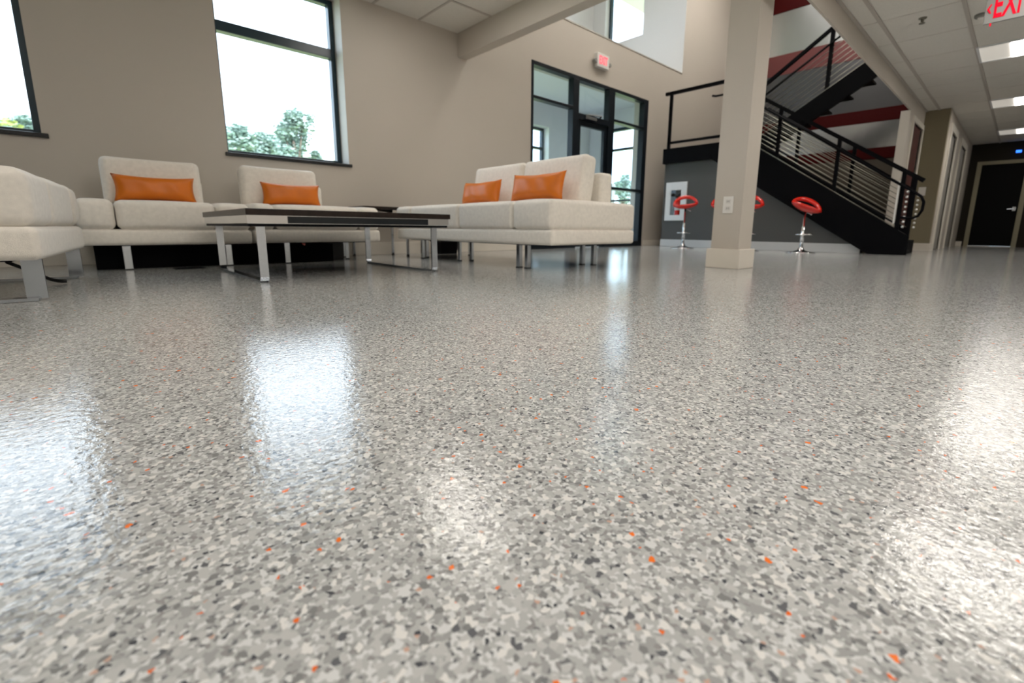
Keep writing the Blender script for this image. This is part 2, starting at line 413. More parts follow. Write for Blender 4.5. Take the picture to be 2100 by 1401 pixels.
bm = bmesh.new(); add_box(bm, 5.70, 6.30, 4.89, 4.896, .08, 1.86); obj('door_glass', bm, TGLASS, leaf)
bm = bmesh.new(); add_tube(bm, [(5.95, 4.80, .99), (6.30, 4.80, .985)], .013); add_box(bm, 6.28, 6.31, 4.80, 4.87, .96, 1.01); obj('push_bar', bm, CHROME, leaf)
bm = bmesh.new(); add_box(bm, 5.74, 6.0, 4.79, 4.865, 1.945, 2.005); add_bar(bm, (5.8, 4.80, 2.01), (6.05, 4.74, 2.015), .03, .012); add_bar(bm, (6.05, 4.74, 2.015), (6.15, 4.86, 2.015), .03, .012)
obj('door_closer', bm, CHROME, leaf)

# vestibule behind the entry
bm = bmesh.new()
wall_cells(bm, 1, 7.05, 7.3, 4.2, 8.85, 0, 5.7, [(6.20, 7.27, .93, 2.36), (4.5, 5.8, .1, 2.45), (4.4, 7.0, 3.9, 5.3)])
struct('wall_vestibule', bm, WHITEWALL, 'vestibule wall seen through the entry glass, with a window', 'wall')
bm = bmesh.new(); wall_cells(bm, 0, 4.05, 4.2, WT, 7.3, 0, 5.7, [(5.35, 6.9, .1, 2.45)])
struct('wall_vestibule_left', bm, WHITEWALL, 'left side wall of the vestibule', 'wall')
bm = bmesh.new(); wall_cells(bm, 0, 8.6, 8.85, WT, 7.05, 0, 5.7, [(5.62, 6.75, 0, 2.45), (5.78, 6.73, 4.14, 5.4)])
add_box(bm, 8.592, 8.60, 4.853, WT, 3.2, 5.69)
struct('wall_vestibule_right', bm, WHITEWALL, 'right side wall of the vestibule with the outer doorway and a high window', 'wall')
bm = bmesh.new(); add_box(bm, 4.2, 8.6, WT, 7.05, 2.80, 3.2)
struct('ceiling', bm, mat('vestibule_ceiling', (.84, .84, .84), .8), 'white vestibule ceiling seen through the transoms', 'ceiling')
bm = bmesh.new(); add_box(bm, 3.44, 4.2, WT, 7.05, 3.1, 3.2)
struct('trim_5', bm, WHITEWALL, 'floor slab of the high recess', 'slab')
bm = bmesh.new(); add_box(bm, 3.3, 3.44, WT, 7.3, 3.1, 5.7)
struct('wall_recess', bm, WHITEWALL, 'left side wall of the high recess above the entry', 'wall')
bm = bmesh.new(); add_box(bm, 3.3, 4.2, 7.05, 7.3, 3.1, 5.7)
struct('wall_recess_back', bm, WHITEWALL, 'back wall of the high recess above the entry', 'wall')
bm = bmesh.new(); add_box(bm, 3.57, 8.6, 4.842, 4.87, 3.2, 3.215)
struct('trim_6', bm, mat('pale_ledge_cap', (.5, .47, .42), .5), 'thin cap on the ledge above the entry', 'ledge')
r = structroot('window_3', 'vestibule window with dark frame seen through the left entry pane', 'window', (6.54, 7.2, .93))
bm = bmesh.new(); ring_frame(bm, 1, 7.20, 7.28, 6.20, 7.27, .93, 2.36, .05); add_box(bm, 6.25, 7.22, 7.20, 7.28, 1.93, 1.98); obj('window_frame', bm, TEAL, r)
bm = bmesh.new(); add_box(bm, 6.23, 7.24, 7.235, 7.241, .96, 2.33); obj('pane', bm, GLASS, r)
portal((6.73, 7.35, 1.65), (0, -1, 0), 1.07, 1.43)
for idx, x0, x1, z0, z1, lab in ((5, 4.5, 5.8, .1, 2.45, 'tall unseen vestibule window left of the entry, added for daylight'), (6, 4.4, 7.0, 3.9, 5.3, 'wide unseen window in the back of the recess above the entry, added for daylight')):  # both unseen, added to bring more daylight into vestibule and hall
    r = structroot('window_%d' % idx, lab, 'window', ((x0 + x1) / 2, 7.2, z0))
    bm = bmesh.new(); ring_frame(bm, 1, 7.20, 7.28, x0, x1, z0, z1, .05); obj('window_frame', bm, TEAL, r)
    bm = bmesh.new(); add_box(bm, x0 + .03, x1 - .03, 7.235, 7.241, z0 + .03, z1 - .03); obj('pane', bm, GLASS, r)
    portal(((x0 + x1) / 2, 7.35, (z0 + z1) / 2), (0, -1, 0), x1 - x0, z1 - z0)
r = structroot('window_7', 'tall unseen side window of the vestibule, added for daylight', 'window', (4.1, 6.12, .1))  # side window out of view, added to brighten the vestibule
bm = bmesh.new(); ring_frame(bm, 0, 4.06, 4.14, 5.35, 6.9, .1, 2.45, .05); obj('window_frame', bm, TEAL, r)
bm = bmesh.new(); add_box(bm, 4.09, 4.096, 5.38, 6.87, .13, 2.42); obj('pane', bm, GLASS, r)
portal((4.0, 6.12, 1.27), (1, 0, 0), 2.35, 1.55)
r = structroot('window_4', 'high square window in the recess above the entry', 'window', (8.75, 6.25, 4.14))
bm = bmesh.new(); ring_frame(bm, 0, 8.74, 8.83, 5.78, 6.73, 4.14, 5.4, .04); obj('window_frame', bm, TEAL, r)
bm = bmesh.new(); add_box(bm, 8.78, 8.786, 5.8, 6.71, 4.16, 5.38); obj('pane', bm, GLASS, r)
portal((8.9, 6.25, 4.77), (-1, 0, 0), 1.26, .95)
r = structroot('door_6', 'outer glazed doorway of the vestibule letting in daylight', 'entry door', (8.72, 6.2, 0))
bm = bmesh.new(); ring_frame(bm, 0, 8.68, 8.78, 5.62, 6.75, 0.0, 2.45, .06); add_box(bm, 8.68, 8.78, 5.68, 6.69, 1.98, 2.03); add_box(bm, 8.68, 8.78, 5.68, 6.69, .90, .94)
obj('door_frame', bm, TEAL, r)
bm = bmesh.new(); add_box(bm, 8.725, 8.731, 5.66, 6.71, .04, 2.41); obj('pane', bm, GLASS, r)
portal((8.9, 6.18, 1.22), (-1, 0, 0), 2.45, 1.13)

# ------------------------------------------------------------------ corridor doors
d2 = structroot('door_2', 'black door in a beige frame at the far end of the corridor', 'door', (14.0, .47, 0))
bm = bmesh.new(); add_box(bm, 14.02, 14.07, .145, .795, .015, 1.695); obj('door_leaf', bm, BLKDOOR, d2)
bm = bmesh.new()
add_box(bm, 13.97, 14.03, .795, .87, 0, 1.765); add_box(bm, 13.97, 14.03, .07, .145, 0, 1.765); add_box(bm, 13.97, 14.03, .145, .795, 1.695, 1.765)
obj('door_frame', bm, mat('beige_door_frame', (.30, .27, .18), .5), d2, bevel=.003)
bm = bmesh.new(); add_lathe(bm, [(.03, 13.965), (.03, 13.985)], 16, (0, .20, .78), 'X'); add_tube(bm, [(13.95, .20, .78), (13.94, .30, .775)], .011); add_tube(bm, [(13.98, .20, .78), (13.94, .20, .78)], .01)
add_box(bm, 13.978, 14.021, .175, .225, .74, .82)
obj('door_handle', bm, CHROME, d2)
bm = bmesh.new(); add_box(bm, 13.96, 14.03, .145, .795, 0, .014); obj('threshold', bm, TRIM, d2)
def cased_door(idx, x0, x1, y, zt, leafm, label, casing, w=.07, back=.12):
    r = structroot('door_%d' % idx, label, 'door', ((x0 + x1) / 2, y, 0))
    bm = bmesh.new(); add_box(bm, x0 - w, x0, y - .02, y + .02, 0, zt + w); add_box(bm, x1, x1 + w, y - .02, y + .02, 0, zt + w); add_box(bm, x0, x1, y - .02, y + .02, zt, zt + w)
    obj('door_casing', bm, casing, r, bevel=.003)
    bm = bmesh.new(); add_box(bm, x0, x1, y + .02, y + .06, .01, zt); obj('door_leaf', bm, leafm, r)
    return r
GDOOR = mat('grey_door_paint', (.30, .285, .26), .5)
LITE = mat('bright_casing_paint', (.74, .70, .62), .4)
cased_door(3, 8.74, 9.56, 1.29, 1.84, MAROON, 'maroon door in a pale casing behind the stair rail', LITE)
cased_door(4, 10.12, 10.92, 1.0, 1.87, GDOOR, 'nearer grey door on the left wall of the corridor', LITE, .1)
cased_door(5, 11.75, 12.75, 1.0, 1.87, GDOOR, 'farther grey door on the left wall of the corridor', LITE, .1)

# ================================================================== LIGHT FIXTURES
PAN = mat('fixture_reflector', (.85, .84, .80), .4, emit=((1, .93, .82), .28))
def troffer(x0, x1, y0, y1, z, label, strength, lens_y0, lens_y1, group=None, colr=(1, .94, .87)):
    t = thing('ceiling_light', label, 'ceiling light', ((x0 + x1) / 2, (y0 + y1) / 2, z), group)
    bm = bmesh.new()
    wall = .02
    for b in ((x0, x0 + wall, y0, y1), (x1 - wall, x1, y0, y1), (x0 + wall, x1 - wall, y0, y0 + wall), (x0 + wall, x1 - wall, y1 - wall, y1)):
        add_box(bm, *b, z - .016, z - .001)
    obj('frame', bm, WHITEP, t)
    bm = bmesh.new(); add_box(bm, x0 + wall, x1 - wall, y0 + wall, y1 - wall, z - .008, z - .001); obj('reflector', bm, PAN, t)
    bm = bmesh.new(); add_box(bm, x0 + .03, x1 - .03, lens_y0, lens_y1, z - .014, z - .009)
    obj('diffuser', bm, mat('lit_diffuser_%d' % round(strength * 10), (.9, .9, .88), .5, emit=(colr, strength)), t)
CG = 'recessed troffers along the corridor ceiling'
for x, lab in ((6.74, 'recessed ceiling light nearest the hanging exit sign'), (9.48, 'recessed ceiling light, middle one of those seen along the corridor'), (12.3, 'recessed ceiling light farthest down the corridor'),
               (4.0, 'recessed ceiling light over the corridor mouth beside the column'), (1.26, 'recessed ceiling light over the open floor right of the viewer')):
    z = 2.13 if x > 3.5 else 2.53
    troffer(x, x + .6, -.64, .585, z, lab, 11 if x < 12 else 3.5, -.5, .34, CG)
troffer(2.16, 2.72, 2.90, 4.12, 2.53, 'recessed ceiling light over the coffee table', 6.5, 2.95, 4.06)
for x, y, st_, lab in ((-1.2, 1.2, 5, 'added fill light behind the viewer, out of view'), (-1.2, -1.6, 7, 'added fill light in the rear corner, out of view'), (1.3, -2.0, 22, 'added fill light by the right wall, out of view'), (.2, .9, 4.8, 'added fill light above the viewer, out of view')):  # fill lights added out of view to raise the lounge brightness
    troffer(x, x + .6, y, y + 1.2, 2.53, lab, st_, y + .05, y + 1.15)
for x, lab in ((4.9, 'added high fill light nearer the beam, out of view'), (8.2, 'added high fill light over the stairs, out of view')):  # unseen high fill lights, added for general light in the hall
    troffer(x, x + 1.2, 2.6, 3.8, 5.7, lab, 17, 2.65, 3.75)

# ================================================================== SOFAS
def seg_sofa(name, label, x0, x1, y0, y1, cuts, zb, zm, zt, legs, along='X', front=-1, mtx=None, backs=(), support=None):
    """modular sofa: upholstered base, row of seat cushions split at cuts, chrome legs. along = axis of its length"""
    cx, cy = (x0 + x1) / 2, (y0 + y1) / 2
    t = thing(name, label, 'sofa', (cx, cy, 0))
    bm = bmesh.new(); add_cushion(bm, (cx, cy, (zb + zm) / 2), (x1 - x0, y1 - y0, zm - zb - .004), .022, (.006, .006, .0), n=10)
    obj('base', bm, FABRIC, t, smooth=True)
    a0, a1 = (x0, x1) if along == 'X' else (y0, y1)
    ed = [a0] + list(cuts) + [a1]
    for i in range(len(ed) - 1):
        c, s = (ed[i] + ed[i + 1]) / 2, ed[i + 1] - ed[i]
        bm = bmesh.new()
        if along == 'X': add_cushion(bm, (c, cy, (zm + zt) / 2), (s - .007, y1 - y0 + .006, zt - zm + .004), .036, (.002, .012, .014))
        else: add_cushion(bm, (cx, c, (zm + zt) / 2), (x1 - x0 + .006, s - .008, zt - zm + .004), .030, (.012, .002, .014))
        obj('seat_cushion', bm, FABRIC, t, smooth=True)
    for lx, ly, w, d in legs:
        bm = bmesh.new(); add_box(bm, lx - w / 2, lx + w / 2, ly - d / 2, ly + d / 2, .004, zb + .002, bev=.003); lg = obj('leg', bm, CHROME, t)
        bm = bmesh.new(); add_box(bm, lx - w / 2 - .002, lx + w / 2 + .002, ly - d / 2 - .002, ly + d / 2 + .002, 0, .005); obj('foot_pad', bm, RUBBER, lg)
    bm = bmesh.new()
    add_box(bm, x0 + .1, x1 - .1, y0 + .1, y1 - .1, zb - .006, zb + .006); obj('leg_plate', bm, STEEL, t)
    for b in backs:
        bm = bmesh.new(); add_cushion(bm, b[0], b[1], .045, b[2], mtx=b[3]); obj('back_cushion', bm, FABRIC, t, smooth=True)
    if support:
        bm = bmesh.new(); add_cushion(bm, support[0], support[1], .025, (0, 0, 0)); obj('back_support', bm, FABRIC, t, smooth=True)
    return t

tiltA = Matrix.Rotation(math.radians(-8), 3, 'X')
seg_sofa('lounge_sofa', 'cream low sofa under the wall left of the window, one orange pillow on it', -.035, .925, 4.02, 4.76, (.155, .705), .165, .272, .455,
         ((.19, 4.13, .045, .012), (.78, 4.13, .04, .012), (.19, 4.66, .045, .012), (.78, 4.66, .04, .012)),
         backs=(((.412, 4.47, .60), (.575, .15, .34), (.0, .018, -.008), tiltA),), support=((.44, 4.64, .54), (.58, .12, .21)))
seg_sofa('lounge_sofa', 'cream low sofa under the window and behind the coffee table', .945, 1.96, 4.02, 4.76, (1.095, 1.77), .168, .275, .463,
         ((1.19, 4.12, .04, .012), (1.80, 4.40, .03, .012), (1.19, 4.66, .04, .012), (1.88, 4.66, .04, .012)),
         backs=(((1.265, 4.45, .615), (.60, .15, .34), (.0, .018, -.008), tiltA),), support=((1.36, 4.62, .555), (.60, .12, .21)))
tiltB = Matrix.Rotation(math.radians(9), 3, 'Y')
seg_sofa('lounge_sofa', 'long cream sofa in front of the glazed entry with two orange pillows', 2.31, 3.30, 2.20, 4.37, (2.60, 3.29, 4.08), .182, .295, .495,
         ((2.43, 2.655, .035, .035), (2.43, 2.56, .035, .035), (3.06, 2.55, .035, .035), (3.10, 2.46, .035, .035), (2.50, 3.55, .022, .035), (2.60, 3.50, .022, .035), (2.40, 4.03, .03, .03), (2.50, 4.12, .03, .03), (3.1, 4.2, .03, .03)),
         along='Y', backs=(((2.90, 2.715, .675), (.15, .70, .39), (.022, 0, -.010), tiltB), ((2.90, 3.42, .675), (.15, .69, .39), (.022, 0, -.012), tiltB)),
         support=((3.10, 3.02, .60), (.15, 1.34, .28)))

# left sofa, turned a little: built at its corner and rotated about it
ls = thing('lounge_sofa', 'cream sofa cut off by the left edge of the view, seen from its end', 'sofa', (-.135, 2.62, 0), local=True)
bm = bmesh.new(); add_cushion(bm, (-.45, .60, .225), (.90, 1.20, .13), .025, (.006, .006, 0), n=10); obj('base', bm, FABRIC, ls, smooth=True)
for y0, y1 in ((0, .42), (.42, 1.02), (1.02, 1.2)):
    bm = bmesh.new(); add_cushion(bm, (-.462, (y0 + y1) / 2, .40), (.90, y1 - y0 - .010, .224), .04, (.016, .002, .016)); obj('seat_cushion', bm, FABRIC, ls, smooth=True)
for ly in (0.03, 1.02):
    bm = bmesh.new(); add_bar(bm, (-.035, ly, .01), (-.035, ly, .165), .012, .06, (1, 0, 0)); add_bar(bm, (-.03, ly, .008), (-.8, ly, .008), .06 if ly else .06, .012); add_bar(bm, (-.8, ly, .01), (-.8, ly, .165), .012, .06, (1, 0, 0))
    obj('leg', bm, CHROME, ls)
bm = bmesh.new(); add_box(bm, -.8, -.1, .1, 1.1, .152, .162); obj('leg_plate', bm, STEEL, ls)
ls.rotation_euler = (0, 0, math.radians(-6.0))

# pillows
def pillow(name, label, c, w, h, th, rot, m=ORANGE):
    """w along local X, h along local Z, thickness along local Y, pinched corners"""
    n1, n2 = 22, 14; bm = bmesh.new(); grids = []
    for side in (1, -1):
        g = []
        for i in range(n1 + 1):
            row = []
            for j in range(n2 + 1):
                u, v = i / n1 * 2 - 1, j / n2 * 2 - 1
                x = u * w / 2 * (1 - .07 * (1 - v * v)); z = v * h / 2 * (1 - .16 * (1 - u * u))
                k = max(0, (1 - u ** 4)) ** .55 * max(0, (1 - v ** 4)) ** .6
                y = side * th / 2 * k + .004 * math.sin(9 * u + 2 * v) * k
                row.append((x, y, z))
            g.append(row)
        grids.append(g)
    V = [[[None] * (n2 + 1) for _ in range(n1 + 1)] for _ in range(2)]
    for s in range(2):
        for i in range(n1 + 1):
            for j in range(n2 + 1):
                edge = i in (0, n1) or j in (0, n2)
                V[s][i][j] = V[0][i][j] if (edge and s) else bm.verts.new(grids[s][i][j])
    for s in range(2):
        for i in range(n1):
            for j in range(n2):
                bm.faces.new((V[s][i][j], V[s][i + 1][j], V[s][i + 1][j + 1], V[s][i][j + 1]))
    o = obj(name, bm, m, None, smooth=True); o.location = c; o.rotation_euler = rot
    return tag(o, label, 'pillow', 'orange lumbar pillows on the sofas')
pillow('lumbar_pillow', 'orange lumbar pillow on the sofa left of the window', (.405, 4.29, .552), .47, .188, .11, (math.radians(-8), 0, 0))
pillow('lumbar_pillow', 'orange lumbar pillow on the sofa right under the window, behind the coffee table', (1.305, 4.27, .560), .465, .188, .11, (math.radians(-8), 0, math.radians(0)))
pillow('lumbar_pillow', 'orange lumbar pillow on the long sofa, the one nearer the wall corner', (2.64, 3.40, .612), .53, .21, .12, (math.radians(-12), 0, math.radians(-90)))
pillow('lumbar_pillow', 'orange lumbar pillow on the long sofa, the one nearer the glazed entry', (2.64, 2.68, .622), .55, .225, .12, (math.radians(-12), 0, math.radians(-86)))

# ================================================================== COFFEE TABLE
ct = thing('coffee_table', 'rectangular coffee table with dark wood top on flat chrome loop legs', 'coffee table', (1.22, 3.28, 0))
bm = bmesh.new(); add_box(bm, .60, 1.83, 2.70, 3.87, .356, .388); obj('table_top', bm, WENGE, ct, bevel=.002)
bm = bmesh.new()
for b in ((.605, 1.825, 2.715, 2.727), (.605, 1.825, 3.843, 3.855), (.605, .617, 2.727, 3.843), (1.813, 1.825, 2.727, 3.843)): add_box(bm, *b, .312, .356)
obj('apron', bm, CHROME2, ct, bevel=.001)
bm = bmesh.new(); add_box(bm, .612, 1.818, 2.722, 3.848, .298, .312); obj('under_panel', bm, STEEL, ct)
bm = bmesh.new(); add_box(bm, .80, 1.66, 2.709, 2.715, .315, .352); obj('front_panel', bm, mat('dark_gloss_panel', (.008, .012, .016), .12), ct)  # dark gloss strip on the front of the apron
for x in (.675, 1.735):
    bm = bmesh.new(); w, th = .042, .012
    ya, yb = 2.765, 3.80
    # flat bar loop: up-bar, rounded corner, floor bar, rounded corner, up-bar
    path = [(ya, .314), (ya, .03), (ya + .005, .014), (ya + .022, .006), (yb - .022, .006), (yb - .005, .014), (yb, .03), (yb, .314)]
    A = []; 
    for k, (y, z) in enumerate(path):
        p0 = path[max(k - 1, 0)]; p1 = path[min(k + 1, len(path) - 1)]
        d = Vector((0, p1[0] - p0[0], p1[1] - p0[1])).normalized(); nrm = Vector((0, d.z, -d.y))
        c = Vector((x, y, z))
        A.append([bm.verts.new(c + Vector((sx * w / 2, 0, 0)) + nrm * sn * th / 2) for sx, sn in ((-1, -1), (1, -1), (1, 1), (-1, 1))])
    bm.faces.new(A[0]); bm.faces.new(A[-1])
    for i in range(len(A) - 1):
        for k in range(4): bm.faces.new((A[i][k], A[i][(k + 1) % 4], A[i + 1][(k + 1) % 4], A[i + 1][k]))
    lg = obj('leg', bm, CHROME, ct)

# end table in the corner
et = thing('end_table', 'small square dark-topped end table in the corner between the sofas', 'end table', (2.25, 4.6, 0))
bm = bmesh.new(); add_box(bm, 2.0, 2.5, 4.42, 4.81, .482, .502); obj('table_top', bm, WENGE, et, bevel=.002)
for y in (4.44, 4.79):
    bm = bmesh.new()
    n = 12; pts = [(2.03, .482), (2.03, .455)] + [(2.06 + .38 * i / n, .455 + .02 * math.sin(PI * i / n)) for i in range(n + 1)] + [(2.47, .455), (2.47, .482)]
    add_prism(bm, pts, 1, y - .006, y + .006); obj('apron', bm, WENGE, et)
for x, y in ((2.03, 4.45), (2.47, 4.45), (2.03, 4.78), (2.47, 4.78)):
    bm = bmesh.new(); add_tube(bm, [(x, y, .006), (x, y, .482)], .014, 12); lg = obj('leg', bm, CHROME, et, smooth=True)
    bm = bmesh.new(); add_lathe(bm, [(.016, 0), (.016, .008)], 12, (x, y, 0)); obj('foot_pad', bm, RUBBER, lg)

# plain black block under the sofas, floor vent, waste bin, cord
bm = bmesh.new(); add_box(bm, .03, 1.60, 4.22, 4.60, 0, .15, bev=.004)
tag(obj('black_block', bm, BLKCLOTH), 'long low black block on the floor under the two window sofas', 'box')
bm = bmesh.new(); add_prism(bm, [(1.315, .168), (1.365, .168), (1.352, .138)], 1, 4.195, 4.20)
tag(obj('red_tag', bm, RED), 'tiny red tag hanging under the window sofa before the black block', 'tag')
bm = bmesh.new(); add_box(bm, 1.62, 1.78, 4.42, 4.60, 0, .15, bev=.012)
tag(obj('fabric_bag', bm, mat('grey_canvas', (.16, .155, .15), .9, bump=(30, .5, .02))), 'small grey bag under the right end of the window sofa', 'bag')
vt = thing('floor_vent', 'small black vent grille set in the floor before the left sofa', 'vent', (.50, 4.04, 0))
bm = bmesh.new(); ring_frame(bm, 0, 0, 1, 0, 1, 0, 1, .1) if False else None
bm.free(); bm = bmesh.new(); add_box(bm, .42, .60, 3.95, 4.09, 0, .003); obj('plate', bm, BLKCLOTH, vt)
bm = bmesh.new()
for i in range(7): add_box(bm, .43, .59, 3.96 + i * .018, 3.967 + i * .018, .003, .006)
obj('slats', bm, STEEL, vt)
wb = thing('waste_bin', 'short black bin on the floor behind the long sofa', 'bin', (3.05, 4.62, 0))
bm = bmesh.new()
for (x0, x1, y0, y1, z0, z1) in ((2.93, 3.17, 4.52, 4.74, 0, .15),):
    pts0 = [(x0 + .015, y0 + .015), (x1 - .015, y0 + .015), (x1 - .015, y1 - .015), (x0 + .015, y1 - .015)]; pts1 = [(x0, y0), (x1, y0), (x1, y1), (x0, y1)]
    A = [bm.verts.new((*p, z0)) for p in pts0]; B = [bm.verts.new((*p, z1)) for p in pts1]
    C_ = [bm.verts.new((p[0] * .94 + 3.05 * .06, p[1] * .94 + 4.63 * .06, z1)) for p in pts1]; D_ = [bm.verts.new((p[0] * .9 + 3.05 * .1, p[1] * .9 + 4.63 * .1, .01)) for p in pts0]
    bm.faces.new(A[::-1]); bm.faces.new(D_)
    for P_, Q_ in ((A, B), (B, C_), (C_, D_)):
        for i in range(4): bm.faces.new((P_[i], P_[(i + 1) % 4], Q_[(i + 1) % 4], Q_[i]))
obj('bin_body', bm, BLKCLOTH, wb)
bm = bmesh.new(); add_box(bm, 2.925, 3.175, 4.515, 4.525, .138, .152); add_box(bm, 2.925, 3.175, 4.735, 4.745, .138, .152); add_box(bm, 2.925, 2.935, 4.525, 4.735, .138, .152); add_box(bm, 3.165, 3.175, 4.525, 4.735, .138, .152)
obj('rim', bm, RUBBER, wb)
bm = bmesh.new()
pts = [(-.30 + .20 * t + .0 * t, 3.45 + .1 * math.sin(5 * t), .012 + .10 * (1 - t) ** 2) for t in [i / 14 for i in range(15)]]
add_tube(bm, pts, .009, 8)
tag(obj('power_cord', bm, RUBBER, None, smooth=True), 'black cord drooping to the floor under the left-edge sofa', 'cord')

# ================================================================== WALL PLATES, SIGNS
op = thing('wall_outlet', 'white outlet plate on the near face of the square column', 'outlet', (3.68, 1.615, .49))
bm = bmesh.new(); add_box(bm, 3.682, 3.69, 1.572, 1.652, .43, .558, bev=.002); obj('cover_plate', bm, PLATE, op)
for z in (.465, .518):
    bm = bmesh.new(); add_box(bm, 3.679, 3.683, 1.594, 1.630, z - .014, z + .016, bev=.001); sk = obj('socket', bm, mat('socket_white', (.68, .66, .62), .4), op)
    bm = bmesh.new(); add_box(bm, 3.6785, 3.6792, 1.604, 1.607, z - .004, z + .008); add_box(bm, 3.6785, 3.6792, 1.617, 1.620, z - .004, z + .008); obj('slot', bm, RUBBER, sk)
sp = thing('light_switch', 'small white switch plate on the taupe wall end by the stair handrail', 'switch', (9.66, 1.19, .92))
bm = bmesh.new(); add_box(bm, 9.672, 9.68, 1.14, 1.23, .86, .99, bev=.002); obj('cover_plate', bm, PLATE, sp)
bm = bmesh.new(); add_box(bm, 9.666, 9.672, 1.175, 1.195, .905, .945); obj('toggle', bm, PLATE, sp)

def text_mesh(bm, s, size, mtx, depth=.002):
    cu = bpy.data.curves.new('sign_text', 'FONT'); cu.body = s; cu.size = size; cu.extrude = depth; cu.align_x = 'CENTER'; cu.align_y = 'CENTER'; cu.offset = .004
    o = bpy.data.objects.new('sign_text', cu); COL.objects.link(o)
    dg = bpy.context.evaluated_depsgraph_get(); me = bpy.data.meshes.new_from_object(o.evaluated_get(dg))
    me.transform(mtx); bm.from_mesh(me); bpy.data.objects.remove(o); bpy.data.meshes.remove(me); bpy.data.curves.remove(cu)

REDLIT = mat('lit_red_letters', (.45, .0, .01), .5, emit=((.85, .0, .025), .6), spec=.1)
PINKLIT = mat('lit_pale_red_letters', (.8, .1, .12), .4, emit=((1, .16, .2), .9))
SIGNW = mat('exit_sign_white', (.80, .79, .76), .4)
# wall exit sign over the entry
es = thing('exit_sign', 'small white exit sign with red letters on the wall above the glazed entry', 'exit sign', (6.10, 4.82, 2.75))
bm = bmesh.new(); add_box(bm, 5.96, 6.25, 4.785, 4.85, 2.735, 2.93, bev=.006); obj('housing', bm, SIGNW, es)
bm = bmesh.new(); text_mesh(bm, 'EXIT', .16, Matrix.Translation((6.105, 4.782, 2.832)) @ Matrix.Rotation(PI / 2, 4, 'X') @ Matrix.Diagonal((.62, 1.0, 1, 1))); obj('letters', bm, PINKLIT, es)
for x in (5.93, 6.28):
    bm = bmesh.new(); add_lathe(bm, [(.012, 4.85), (.028, 4.835), (.032, 4.79), (.026, 4.78)], 16, (x, 0, 2.81), 'Y'); obj('lamp_head', bm, mat('grey_lamp_head', (.3, .3, .28), .4), es)
# hanging exit sign
hs = thing('exit_sign', 'red lettered exit sign hanging from the corridor ceiling at the top right', 'exit sign', (4.95, .23, 1.8))
bm = bmesh.new(); add_box(bm, 4.955, 4.975, -.02, .415, 1.79, 2.0, bev=.004); obj('sign_panel', bm, mat('sign_frosted_panel', (.24, .24, .23), .4), hs)
bm = bmesh.new(); add_box(bm, 4.93, 5.0, .02, .37, 2.0, 2.128, bev=.005); obj('sign_canopy', bm, SIGNW, hs)
Mx = Matrix(((0, 0, -1, 4.952), (-1, 0, 0, .270), (0, 1, 0, 1.893), (0, 0, 0, 1)))
bm = bmesh.new(); text_mesh(bm, 'EXIT', .235, Mx @ Matrix.Diagonal((.42, 1.0, 1, 1))); obj('letters', bm, REDLIT, hs)
bm = bmesh.new(); add_prism(bm, [(.405, 1.885), (.388, 1.915), (.380, 1.915), (.392, 1.885), (.380, 1.855), (.388, 1.855)], 0, 4.949, 4.953); obj('chevron', bm, REDLIT, hs)
bm = bmesh.new(); add_lathe(bm, [(.004, 1.772), (.006, 1.778), (.006, 1.79)], 10, (4.965, .375, 0)); obj('indicator_lamp', bm, REDLIT, hs)
# ceiling devices
cd = thing('smoke_detector', 'small round ring detector on the corridor ceiling left of the hanging exit sign', 'detector', (5.8, .50, 2.12))
bm = bmesh.new(); add_lathe(bm, [(.05, 2.13), (.05, 2.115), (.042, 2.105), (.028, 2.105)], 24, (5.8, .50, 0)); obj('housing', bm, mat('grey_ring', (.22, .22, .2), .4), cd, smooth=False)
bm = bmesh.new(); add_lathe(bm, [(.026, 2.106), (.026, 2.100), (.02, 2.098)], 24, (5.8, .50, 0)); obj('lens', bm, PLATE, cd)
sk = thing('sprinkler_head', 'tiny sprinkler head on the corridor ceiling tile', 'sprinkler', (5.53, .86, 2.12))
bm = bmesh.new(); add_lathe(bm, [(.03, 2.13), (.028, 2.122), (.012, 2.12), (.01, 2.09), (.022, 2.088), (.022, 2.084)], 16, (5.53, .86, 0)); obj('sprinkler_body', bm, mat('dull_brass', (.25, .24, .2), .4, .5), sk)
bm = bmesh.new(); add_box(bm, 13.975, 13.998, .25, .33, 1.90, 1.945)
tag(obj('indicator_light', bm, mat('blue_led', (.02, .1, .8), .4, emit=((.03, .18, 1), 2.2))), 'tiny blue glowing light on the dark wall above the black door', 'light')

# fire extinguisher cabinet
fc = thing('extinguisher_cabinet', 'white framed glass-front extinguisher cabinet in the dark grey wall', 'cabinet', (7.7, 4.3, .46))
bm = bmesh.new(); wall_cells(bm, 0, 7.675, 7.70, 4.10, 4.50, .46, 1.12, [(4.205, 4.405, .555, .985)]); fr = obj('cabinet_door', bm, WHITEP, fc, bevel=.002)
bm = bmesh.new(); add_box(bm, 7.683, 7.686, 4.20, 4.41, .55, .99); obj('pane', bm, GLASS, fr)
bm = bmesh.new(); add_box(bm, 7.845, 7.858, 4.185, 4.415, .54, .995); obj('cabinet_back', bm, mat('cabinet_grey', (.42, .43, .46), .5), fc)
fe = thing('fire_extinguisher', 'red fire extinguisher inside the white wall cabinet', 'fire extinguisher', (7.77, 4.30, .541))
bm = bmesh.new(); add_lathe(bm, [(.05, .541), (.054, .55), (.054, .78), (.045, .82), (.018, .84), (.018, .86)], 24, (7.77, 4.30, 0)); obj('tank', bm, RED, fe, smooth=True)
bm = bmesh.new(); add_box(bm, 7.75, 7.79, 4.27, 4.33, .86, .885); add_bar(bm, (7.77, 4.30, .90), (7.77, 4.235, .93), .02, .012); obj('valve_handle', bm, RUBBER, fe)
